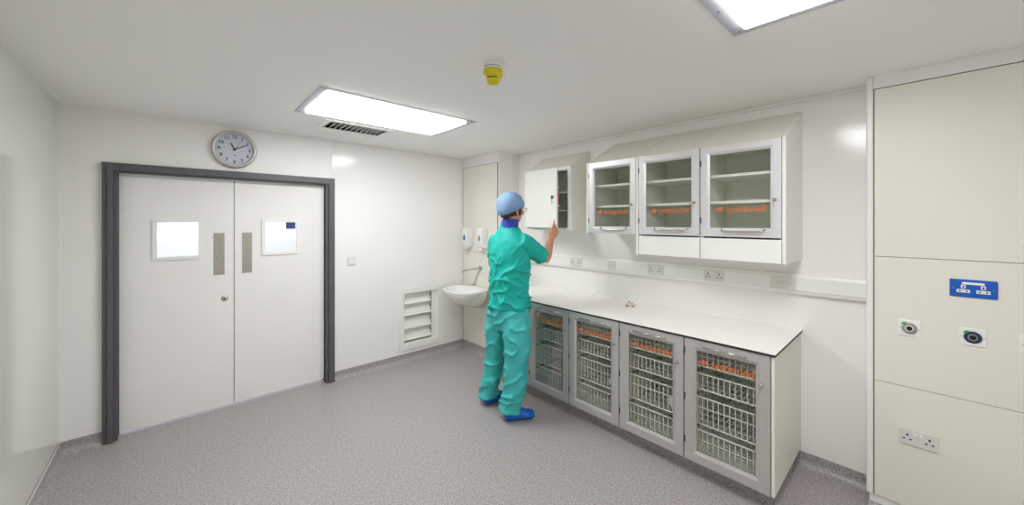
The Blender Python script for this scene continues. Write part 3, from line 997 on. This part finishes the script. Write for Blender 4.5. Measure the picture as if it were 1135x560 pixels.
# ------------------------------------------------------------------ wall cabinets
XU = 2.701
YU = [0.551, 1.024, 1.490, 1.967]
ZU1, ZU0 = 1.558, 2.172
def wall_cabinet(y0, y1, zbot, label, drawer):
    t = thing('wall_cabinet', label, 'cabinet', (2.95, (y0 + y1) / 2, zbot), 'glazed wall cabinets')
    xf, xb = XU + .022, XR
    bm = B()
    box(bm, xf, xb, y0 + .0005, y0 + .017, ZU1 - (0 if not drawer else .0), ZU0)
    box(bm, xf, xb, y1 - .017, y1 - .0005, ZU1, ZU0)
    box(bm, xf, xb, y0 + .017, y1 - .017, ZU1, ZU1 + .018)
    box(bm, xf, xb, y0 + .017, y1 - .017, ZU0 - .018, ZU0)
    box(bm, xb - .012, xb - .001, y0 + .017, y1 - .017, ZU1 + .018, ZU0 - .018)
    obj('carcass', bm, 'melin', t)
    bm = B(); prism(bm, [(xf - .02, ZU0 + .0005), (xb, ZU0 + .0005), (xb, ZU0 + .238), (xb - .012, ZU0 + .238)], 'Y', y0 + .0008, y1 - .0008)
    obj('sloping_top', bm, 'panel', t)
    for z in (1.782, 1.962):
        bm = B(); box(bm, xf + .03, xb - .012, y0 + .018, y1 - .018, z, z + .018); obj('shelf', bm, 'melamine', t, bevel=.001)
    d, g = framed_door('door', XU, y0 + .004, y1 - .004, ZU1 - (.0 if drawer else .0) + .002, ZU0 - .001, t, .058, 'glass', material='alu2')
    yc = (y0 + y1) / 2
    bm = B()
    ww = .118
    tube(bm, [(XU + .001, yc + ww - .02, ZU1 + .052), (XU - .018, yc + ww - .026, ZU1 + .040), (XU - .020, yc + ww - .04, ZU1 + .036), (XU - .020, yc - ww - .01, ZU1 + .036), (XU - .018, yc - ww - .022, ZU1 + .040), (XU + .001, yc - ww - .028, ZU1 + .052)], .0055, 10)
    obj('handle', bm, 'chrome', d, smooth=True)
    bm = B(); lathe(bm, [(.011, 0), (.011, -.004), (.006, -.007), (.006, -.013), (.009, -.017), (.007, -.021)], (XU, y0 + .040, 1.796), 'X', 18); k = obj('lock', bm, 'steel', d, smooth=True)
    bm = B(); box(bm, XU - .023, XU - .019, y0 + .0385, y0 + .0415, 1.750, 1.796); obj('key', bm, 'steel', k)
    lettering(XU + .0115, yc - .008, 1.742, .300 if (y1 - y0) > .468 else .295, g)
    for z in (ZU1 + .09, ZU0 - .13):
        bm = B(); box(bm, XU - .0005, XU + .012, y1 - .010, y1 - .0015, z, z + .040); obj('hinge', bm, 'dark', d)
    if drawer:
        bm = B()
        box(bm, xf, xb, y0 + .0005, y1 - .0005, 1.404, 1.420)
        box(bm, xf, xb, y0 + .0005, y0 + .017, 1.420, ZU1); box(bm, xf, xb, y1 - .017, y1 - .0005, 1.420, ZU1)
        obj('drawer_box', bm, 'melamine', t)
        bm = B(); box(bm, XU + .001, XU + .020, y0 + .004, y1 - .004, 1.404, ZU1 - .010); obj('drawer_front', bm, 'melamine', t, bevel=.0015)
    return t
wall_cabinet(YU[0], YU[1], 1.404, 'glazed wall cabinet with drawer, right-most and nearest the camera', True)
wall_cabinet(YU[1], YU[2], 1.404, 'glazed wall cabinet with drawer, middle one of the three', True)
wall_cabinet(YU[2] + .018, YU[3], ZU1, 'glazed wall cabinet without a drawer, left one of the three', False)
def side_panel(y0, y1, z0, label, slope=True):
    bm = B()
    pr = [(XU - .001, z0), (XR, z0), (XR, ZU0 + .240), (XR - .012, ZU0 + .240), (XU - .001, ZU0 + .002)]
    prism(bm, pr, 'Y', y0, y1)
    o = obj('side_panel', bm, 'melamine', loc=(2.95, (y0 + y1) / 2, z0))
    o['label'] = label; o['category'] = 'panel'; o['group'] = 'side panels of the wall cabinets'
side_panel(YU[0] - .0185, YU[0], 1.402, 'white side panel at the near end of the glazed wall cabinets')
side_panel(YU[2] + .0005, YU[2] + .0175, 1.402, 'white panel between the left and middle glazed wall cabinets')
side_panel(YU[3] + .0005, YU[3] + .0175, ZU1 - .002, 'white side panel of the left glazed wall cabinet, towards the person')

# ------------------------------------------------------------------ medicine cabinet with its door ajar
t = thing('medicine_cabinet', 'white lockable wall cabinet with its door ajar, held by the person', 'cabinet', (3.0, 2.60, 1.57))
X0, Y0, Y1, Z0, Z1 = 2.850, 2.282, 2.925, 1.572, 2.208
bm = B()
holed(bm, 'X', X0, X0 + .018, Y0, Y1, Z0, Z1, [(Y0 + .040, Y1 - .036, Z0 + .026, Z1 - .036)])
obj('front_frame', bm, 'melamine', t)
for ya in (Y0, Y1 - .018):
    bm = B(); prism(bm, [(X0 + .0185, Z0), (XR, Z0), (XR, Z1 + .178), (XR - .012, Z1 + .178), (X0 + .0185, Z1)], 'Y', ya, ya + .018)
    obj('side', bm, 'panel', t)
bm = B(); prism(bm, [(X0, Z1 + .0005), (XR, Z1 + .0005), (XR, Z1 + .177), (XR - .012, Z1 + .177)], 'Y', Y0 + .0185, Y1 - .0185); obj('sloping_top', bm, 'panel', t)
bm = B()
box(bm, X0 + .019, XR - .001, Y0 + .0185, Y0 + .036, Z0 + .018, Z1 - .019); box(bm, X0 + .019, XR - .001, Y1 - .036, Y1 - .0185, Z0 + .018, Z1 - .019)
box(bm, X0 + .019, XR - .001, Y0 + .0185, Y1 - .0185, Z0, Z0 + .018); box(bm, X0 + .019, XR - .001, Y0 + .0185, Y1 - .0185, Z1 - .018, Z1)
box(bm, XR - .014, XR - .001, Y0 + .036, Y1 - .036, Z0 + .018, Z1 - .019)
obj('lining', bm, 'melin', t)
for z in (1.765, 1.948):
    bm = B(); box(bm, X0 + .045, XR - .016, Y0 + .0365, Y1 - .0365, z, z + .014); obj('shelf', bm, 'melamine', t)
# door leaf in its own frame, hinged on the left
HG = Vector((X0 - .002, Y1 - .034, 0)); TH = R(12.0); DL = .560
Rz = Matrix.Translation(HG) @ Matrix.Rotation(-TH, 4, 'Z')       # local -Y runs along the leaf
bm = B(); box(bm, -.018, 0, -DL, 0, 1.600, 2.180); place(bm, Rz); dr = obj('door', bm, 'melamine', t, bevel=.0015)
bm = B(); box(bm, .0, .012, -DL + .03, -.03, 1.625, 2.155); place(bm, Rz); obj('inner_lining', bm, 'melamine', dr)
bm = B(); cyl(bm, (-.021, -DL + .058, 1.900), .017, .008, 'X', 24); place(bm, Rz); lk = obj('lock', bm, 'steel', dr)
bm = B(); box(bm, -.040, -.024, -DL + .0565, -DL + .0595, 1.885, 1.915); box(bm, -.035, -.031, -DL + .054, -DL + .057, 1.838, 1.89); place(bm, Rz); obj('keys', bm, 'dark', lk)
for z in (1.990, 1.815):
    bm = B(); cyl(bm, (.012, -DL + .012, z), .008, .016, 'X', 14); place(bm, Rz); obj('bolt_head', bm, 'white', dr)
bm = B(); box(bm, .001, .014, -DL + .0, -DL + .024, 1.835, 1.975); place(bm, Rz); obj('latch_bar', bm, 'red', dr, bevel=.002)
for z in (1.68, 2.08):
    bm = B(); cyl(bm, (-.009, .005, z), .006, .05, 'Z', 12); place(bm, Rz); obj('hinge', bm, 'steel', dr)

# ================================================================== THE PERSON
pr_ = thing('person', 'person in teal scrubs, light blue cap and blue overshoes opening the medicine cabinet', 'person', (2.10, 2.42, 0))
V = Vector
# --- body, one continuous surface
bm = B()
FWD = V((math.cos(R(-6)), math.sin(R(-6)), 0)); SID = V((-FWD.y, FWD.x, 0))
TC = V((2.135, 2.385, 0))
def tz(z, f=0, s=0):
    return TC + FWD * f + SID * s + V((0, 0, z))
loft(bm, [tz(.80), tz(.95), tz(1.10), tz(1.28), tz(1.42), tz(1.50), tz(1.55)], [(.145, .095), (.165, .11), (.145, .10), (.165, .11), (.178, .105), (.14, .085), (.07, .06)], side=SID, seg=24)
legR = [(2.115, 2.300, .92), (2.110, 2.262, .60), (2.105, 2.276, .42), (2.078, 2.304, .10), (2.076, 2.303, .05)]
legL = [(2.115, 2.470, .92), (2.135, 2.548, .60), (2.133, 2.585, .38), (2.098, 2.634, .10), (2.096, 2.635, .05)]
for lg in (legR, legL):
    loft(bm, lg, [.080, .062, .050, .036, .034], side=(0, 1, 0), seg=14)
def foot(bm, heel, toe, k=1.0, lift=.0, grow=0.0):
    h, t_ = V(heel), V(toe)
    d = (t_ - h).normalized(); s = V((-d.y, d.x, 0)); L = (t_ - h).length
    pts, rad = [], []
    for f, w, hh in ((.0, .026, .030), (.12, .034, .042), (.3, .036, .046), (.5, .040, .038), (.72, .047, .028), (.9, .042, .022), (1.0, .024, .016)):
        w += grow; hh += grow * .8
        pts.append(h + d * L * f + V((0, 0, hh * k + lift))); rad.append((w, hh * k))
    loft(bm, pts, rad, side=s, seg=16, n=3)
FR = ((2.018, 2.318, 0), (2.246, 2.202, 0)); FL = ((2.046, 2.637, 0), (2.300, 2.640, 0))
foot(bm, *FR, lift=.006); foot(bm, *FL, lift=.006)
# arms
SR, ER, WR = V((2.135, 2.225, 1.495)), V((2.420, 2.216, 1.335)), V((2.606, 2.318, 1.507))
SL, EL, WL = V((2.145, 2.560, 1.495)), V((2.195, 2.640, 1.235)), V((2.400, 2.590, 1.310))
for S, E_, W in ((SR, ER, WR), (SL, EL, WL)):
    loft(bm, [S, S.lerp(E_, .5), E_], [.058, .050, .042], side=(0, 0, 1), seg=14)
    loft(bm, [S.lerp(E_, .93), E_.lerp(W, .06) , E_.lerp(W, .30), E_.lerp(W, .7), W, W + (W - E_).normalized() * .02], [.038, .043, .044, .034, (.029, .023), (.030, .021)], side=(.6, -.7, .2), seg=16)
ell(bm, ER, (.044, .042, .044), sub=2); ell(bm, EL, (.044, .042, .044), sub=2)
# neck and head
HC = V((2.140, 2.345, 1.772)); HY = R(-6)
HM = Matrix.Translation(HC) @ Matrix.Rotation(HY, 4, 'Z') @ Matrix.Rotation(R(7), 4, 'Y')
loft(bm, [(2.120, 2.372, 1.52), (2.125, 2.365, 1.60), (2.135, 2.350, 1.70)], [.062, .056, .057], side=SID, seg=18)
ell(bm, (-.012, 0, .022), (.098, .078, .090), HM)                  # cranium
ell(bm, (.030, 0, -.030), (.066, .060, .080), HM)                  # face
ell(bm, (.050, 0, -.086), (.040, .038, .032), HM, 2)               # chin and jaw
ell(bm, (.010, .042, -.062), (.052, .022, .034), HM, 2); ell(bm, (.010, -.042, -.062), (.052, .022, .034), HM, 2)
ell(bm, (.086, 0, .026), (.016, .050, .012), HM, 2)                # brow
ell(bm, (.076, .034, -.022), (.022, .020, .018), HM, 2); ell(bm, (.076, -.034, -.022), (.022, .020, .018), HM, 2)   # cheeks
rg = [HM @ V(p) for p in ((.092, 0, .018), (.102, 0, -.004), (.116, 0, -.026), (.104, 0, -.038))]
loft(bm, rg, [.008, .0090, .0115, .008], side=(HM.to_3x3() @ V((0, 1, 0))), seg=12)                                  # nose
ell(bm, (.100, .010, -.032), (.010, .009, .008), HM, 2); ell(bm, (.100, -.010, -.032), (.010, .009, .008), HM, 2)
ell(bm, (.087, 0, -.057), (.011, .024, .0065), HM, 2); ell(bm, (.086, 0, -.066), (.011, .021, .0075), HM, 2)         # lips
for s in (1, -1):                                                   # ears
    em = HM @ Matrix.Translation((-.002, s * .075, -.026)) @ Matrix.Rotation(R(-22 * s), 4, 'Z')
    ell(bm, (0, 0, 0), (.019, .008, .032), em, 2)
    ell(bm, (.004, 0, -.026), (.010, .008, .012), em, 2)
# hands
def hand_mesh(bm, W, axis, wide, palm_n, fingers, thumb, K=1.0):
    """W wrist, axis wrist->knuckles, wide little finger -> index side"""
    axis = axis.normalized(); wide = (wide - axis * wide.dot(axis)).normalized()
    nrm = axis.cross(wide)
    if nrm.dot(palm_n) < 0:
        nrm = -nrm
    loft(bm, [W - axis * .015 * K, W + axis * .02 * K, W + axis * .055 * K, W + axis * .090 * K],
         [(.028, .020), (.033 * K, .018 * K), (.041 * K, .016 * K), (.040 * K, .0125 * K)], side=wide, seg=16, n=3)
    lens = (.072, .081, .075, .059)
    for i, (curls, ln) in enumerate(zip(fingers, lens)):
        off = (.031, .0105, -.0105, -.0305)[i] * K
        p = W + axis * (.084 * K - abs(off - .01) * .25) + wide * off
        d = (axis + wide * off * 1.6).normalized()
        pts = [p - axis * .02, p]
        ang = 0
        for c_, f in zip(curls, (.46, .30, .24)):
            ang += R(c_)
            pts.append(pts[-1] + (d * math.cos(ang) + nrm * math.sin(ang)) * ln * K * f * 1.12)
        r = (.0094, .0095, .0090, .0080)[i]
        loft(bm, pts, [r, r * 1.05, r, r * .9, r * .72], side=wide, seg=10, n=3)
    p = W + axis * .022 * K + wide * .026 * K
    d1 = (axis * thumb[0] + wide * thumb[1] + nrm * thumb[2]).normalized() * K
    d2 = (axis * thumb[3] + wide * thumb[4] + nrm * thumb[5]).normalized() * K
    loft(bm, [p - d1 * .012, p + d1 * .030, p + d1 * .052, p + d1 * .052 + d2 * .028, p + d1 * .052 + d2 * .042], [.016, .0135, .0112, .0105, .0075], side=nrm, seg=10, n=3)
# right hand: index up along the door edge, the others folded behind it, thumb on the outer face
hand_mesh(bm, WR, V((.135, -.002, .180)), V((-.80, .25, .40)), V((.2, .9, 0)),
          [(8, 14, 10), (26, 32, 20), (34, 40, 24), (40, 44, 26)], (.75, .12, .75, .85, -.05, .6), 1.16)
# left hand: relaxed under the cabinet, slightly curled
hand_mesh(bm, WL, V((.085, -.020, .030)), V((.15, -.05, .80)), V((.1, -.8, .1)),
          [(20, 28, 18), (26, 32, 20), (32, 36, 22), (38, 40, 24)], (.75, .55, .35, .95, .15, .35))
body = bake(bm, .0042, 3, .5)
obj('body', body, 'skin', pr_, smooth=True)

# --- eyes and spectacles
for s in (1, -1):
    bm = B(); ell(bm, (.0790, s * .031, .006), (.0105, .0120, .0100), HM, 2); e = obj('eye', bm, 'eyew', pr_, smooth=True)
    bm = B(); ell(bm, (.0885, s * .031, .006), (.0025, .0055, .0055), HM, 2); obj('iris', bm, 'hair', e, smooth=True)
bm = B()
for s in (1, -1):
    q = []
    for k in range(20):
        a = 2 * PI * k / 20
        q.append(HM @ V((.109, s * .034 + .025 * math.cos(a), .002 + .018 * math.sin(a))))
    q.append(q[0])
    tube(bm, q, .0013, 6)
    tube(bm, [HM @ V(p) for p in ((.109, s * .058, .008), (.104, s * .076, .010), (.060, s * .085, .008), (-.002, s * .089, .006), (-.016, s * .088, -.010))], .0014, 6)
tube(bm, [HM @ V(p) for p in ((.109, -.010, .006), (.113, 0, .009), (.109, .010, .006))], .0014, 6)
sp = obj('spectacles', bm, 'dark', pr_)
for s in (1, -1):
    bm = B()
    bm.faces.new([bm.verts.new(HM @ V((.109, s * .034 + .0235 * math.cos(2 * PI * k / 20), .002 + .0168 * math.sin(2 * PI * k / 20)))) for k in range(20)])
    obj('lens', bm, 'lens', sp)

# --- hair showing under the cap
bm = B()
for i in range(33):
    pass
seg, rows = 40, 8
grid = []
for j in range(rows):
    row = []
    for k in range(seg + 1):
        a = R(52) + (R(360 - 104)) * k / seg      # around the back, ear to ear
        back = .5 - .5 * math.cos(a - PI + PI) if False else (1 + math.cos(a + PI)) / 2
        ztop = .020 - .050 * back
        zlow = -.038 - .054 * back
        z = ztop + (zlow - ztop) * j / (rows - 1)
        taper = 1 - .14 * (j / (rows - 1)) ** 2 * back
        rx, ry = .101 * taper, .0815 * taper
        row.append(bm.verts.new(HM @ V((-.012 + rx * math.cos(a), ry * math.sin(a), z))))
    grid.append(row)
for j in range(rows - 1):
    for k in range(seg):
        bm.faces.new((grid[j][k], grid[j][k + 1], grid[j + 1][k + 1], grid[j + 1][k]))
hair = obj('hair', bm, 'hair', pr_, smooth=True)
md = hair.modifiers.new('s', 'SOLIDIFY'); md.thickness = .006; md.offset = -1

# --- surgical cap: puffed shell with a gathered band
bm = B()
seg, rows = 64, 20
grid = []
for j in range(rows + 1):
    row = []
    for k in range(seg):
        a = 2 * PI * k / seg
        back = (1 - math.cos(a)) / 2
        hem = R(76) + R(68) * back ** 1.1
        th_ = hem * j / rows
        puff = 1.0 + .06 * math.sin(min(1, j / rows) * PI) * (0.6 + back)
        rx, ry, rz = .120 * puff, .104 * puff, .114 * puff
        if j >= rows - 1:
            rx *= .955; ry *= .945
        p = V((-.020 + rx * math.sin(th_) * math.cos(a), ry * math.sin(th_) * math.sin(a), .016 + rz * math.cos(th_)))
        n_ = (p - V((-.02, 0, .03))).normalized()
        gather = .0042 * math.sin(a * 22 + 1.3 * math.sin(a * 3)) * (j / rows) ** 3
        fold = .011 * (noise.noise(V((p.x * 16, p.y * 16, p.z * 9))) ) + .006 * noise.noise(p * 30)
        row.append(bm.verts.new(HM @ (p + n_ * (gather + fold))))
    grid.append(row)
for j in range(rows):
    for k in range(seg):
        if j == 0:
            continue
        bm.faces.new((grid[j][k], grid[j][(k + 1) % seg], grid[j + 1][(k + 1) % seg], grid[j + 1][k]))
topv = bm.verts.new(HM @ V((-.020, 0, .131)))
for k in range(seg):
    bm.faces.new((topv, grid[1][k], grid[1][(k + 1) % seg]))
for v in grid[0]:
    bm.verts.remove(v)
cap = obj('surgical_cap', bm, 'cap', pr_, smooth=True)
md = cap.modifiers.new('s', 'SOLIDIFY'); md.thickness = .003; md.offset = 1

# --- undershirt collar
bm = B()
loft(bm, [(2.128, 2.378, 1.580), (2.128, 2.374, 1.620), (2.131, 2.366, 1.655), (2.133, 2.360, 1.690)], [(.078, .074), (.077, .073), (.076, .073), (.069, .068)], side=SID, seg=32, n=4)
for v in bm.verts:
    v.co += v.normal * 0
    v.co += V((noise.noise(v.co * 30), noise.noise(v.co * 31 + V((5, 0, 0))), 0)) * .004
obj('undershirt_collar', bm, 'collar', pr_, smooth=True)

# --- tunic
def ridge(p):
    return 1 - abs(noise.noise(p)) * 2

bm = B()
loft(bm, [tz(.925), tz(1.00), tz(1.12), tz(1.26), tz(1.40), tz(1.48), tz(1.540), tz(1.590, .0), tz(1.618, -.002), tz(1.638, 0, -.004)],
     [(.205, .152), (.203, .150), (.196, .144), (.200, .142), (.212, .138), (.205, .126), (.170, .108), (.122, .094), (.090, .083), (.084, .079)], side=SID, seg=40)
def sleeve(S, E_, r0, r1, f):
    loft(bm, [S.lerp(E_, -.12), S.lerp(E_, .12), S.lerp(E_, .5), S.lerp(E_, f * .85), S.lerp(E_, f)], [r0 * .8, r0, (r0 + r1) / 2, r1, r1 * 1.02], side=(0, 0, 1), seg=24)
sleeve(SR, ER, .086, .072, .86)
sleeve(SL, EL, .084, .074, .86)
tb = bake(bm, .0075, 5, .5)
tb.normal_update()
back_dir = -FWD
for v in tb.verts:
    p = v.co.copy(); n_ = v.normal.copy()
    q = p - TC
    s_, f_, z_ = q.dot(SID), q.dot(FWD), q.z
    # broad soft creases, running down and across the back
    a = V((s_ * 8.0 + z_ * 5.0, f_ * 6, z_ * 6.5 - s_ * 3.6))
    r1 = max(0, ridge(a)) ** 3
    b = V((s_ * 6.0 - z_ * 3.5 + 7, f_ * 5, z_ * 10.5 + s_ * 7.0))
    r2 = max(0, ridge(b)) ** 4
    low = min(1, max(0, (1.52 - z_) / .25))
    amt = (.019 * r1 + .018 * r2 * (1 if z_ < 1.35 else .55)) * low
    amt += .004 * noise.noise(p * 14)
    # hem flare wave
    if z_ < 1.02:
        amt += .007 * math.sin(math.atan2(s_, f_) * 7 + 1) * (1.02 - z_) / .1
    v.co = p + n_ * (amt - .004)
tun = obj('tunic', tb, 'tunic', pr_, smooth=True)

# --- trousers
bm = B()
loft(bm, [tz(.97), tz(.90), tz(.82), tz(.74)], [(.180, .132), (.190, .140), (.185, .135), (.15, .12)], side=SID, seg=32)
loft(bm, [(2.118, 2.305, .90), (2.110, 2.268, .76), (2.106, 2.258, .60), (2.104, 2.272, .40), (2.092, 2.288, .22), (2.080, 2.302, .12), (2.077, 2.305, .078)],
     [.118, .116, .110, .097, .090, .088, .084], side=(0, 1, 0), seg=28)
loft(bm, [(2.122, 2.475, .90), (2.130, 2.520, .76), (2.134, 2.553, .60), (2.134, 2.588, .38), (2.115, 2.615, .22), (2.102, 2.630, .12), (2.098, 2.634, .070)],
     [.116, .108, .100, .088, .080, .076, .073], side=(0, 1, 0), seg=28)
tb = bake(bm, .0075, 5, .5)
tb.normal_update()
for v in tb.verts:
    p = v.co.copy(); n_ = v.normal.copy()
    if n_.z < -.7:
        continue
    a = V((p.x * 9, p.y * 9 + p.z * 4, p.z * 7))
    r1 = max(0, ridge(a)) ** 3
    cuff = max(0, (.34 - p.z) / .34)
    r2 = max(0, ridge(V((p.x * 5, p.y * 5, p.z * 17 + p.y * 6)))) ** 3
    amt = .018 * r1 + .026 * r2 * cuff + .003 * noise.noise(p * 16)
    v.co = p + n_ * (amt - .005)
    v.co.z = max(v.co.z, .022)
obj('trousers', tb, 'trousers', pr_, smooth=True)

# --- overshoes
for nm, F_, ank in (('r', FR, (2.072, 2.302)), ('l', FL, (2.095, 2.635))):
    bm = B()
    foot(bm, *F_, lift=.004, grow=.010)
    loft(bm, [(ank[0], ank[1], .04), (ank[0], ank[1], .075), (ank[0] - .002, ank[1], .115)], [.050, .052, .046], side=(0, 1, 0), seg=16, n=2)
    sb = bake(bm, .006, 4, .5)
    sb.normal_update()
    for v in sb.verts:
        p = v.co.copy()
        amt = .005 * max(0, ridge(V((p.x * 14, p.y * 14, p.z * 24)))) ** 2 + .003 * noise.noise(p * 40)
        v.co = p + v.normal * amt
        v.co.z = max(v.co.z, .0012)
    obj('overshoe', sb, 'shoe', pr_, smooth=True)
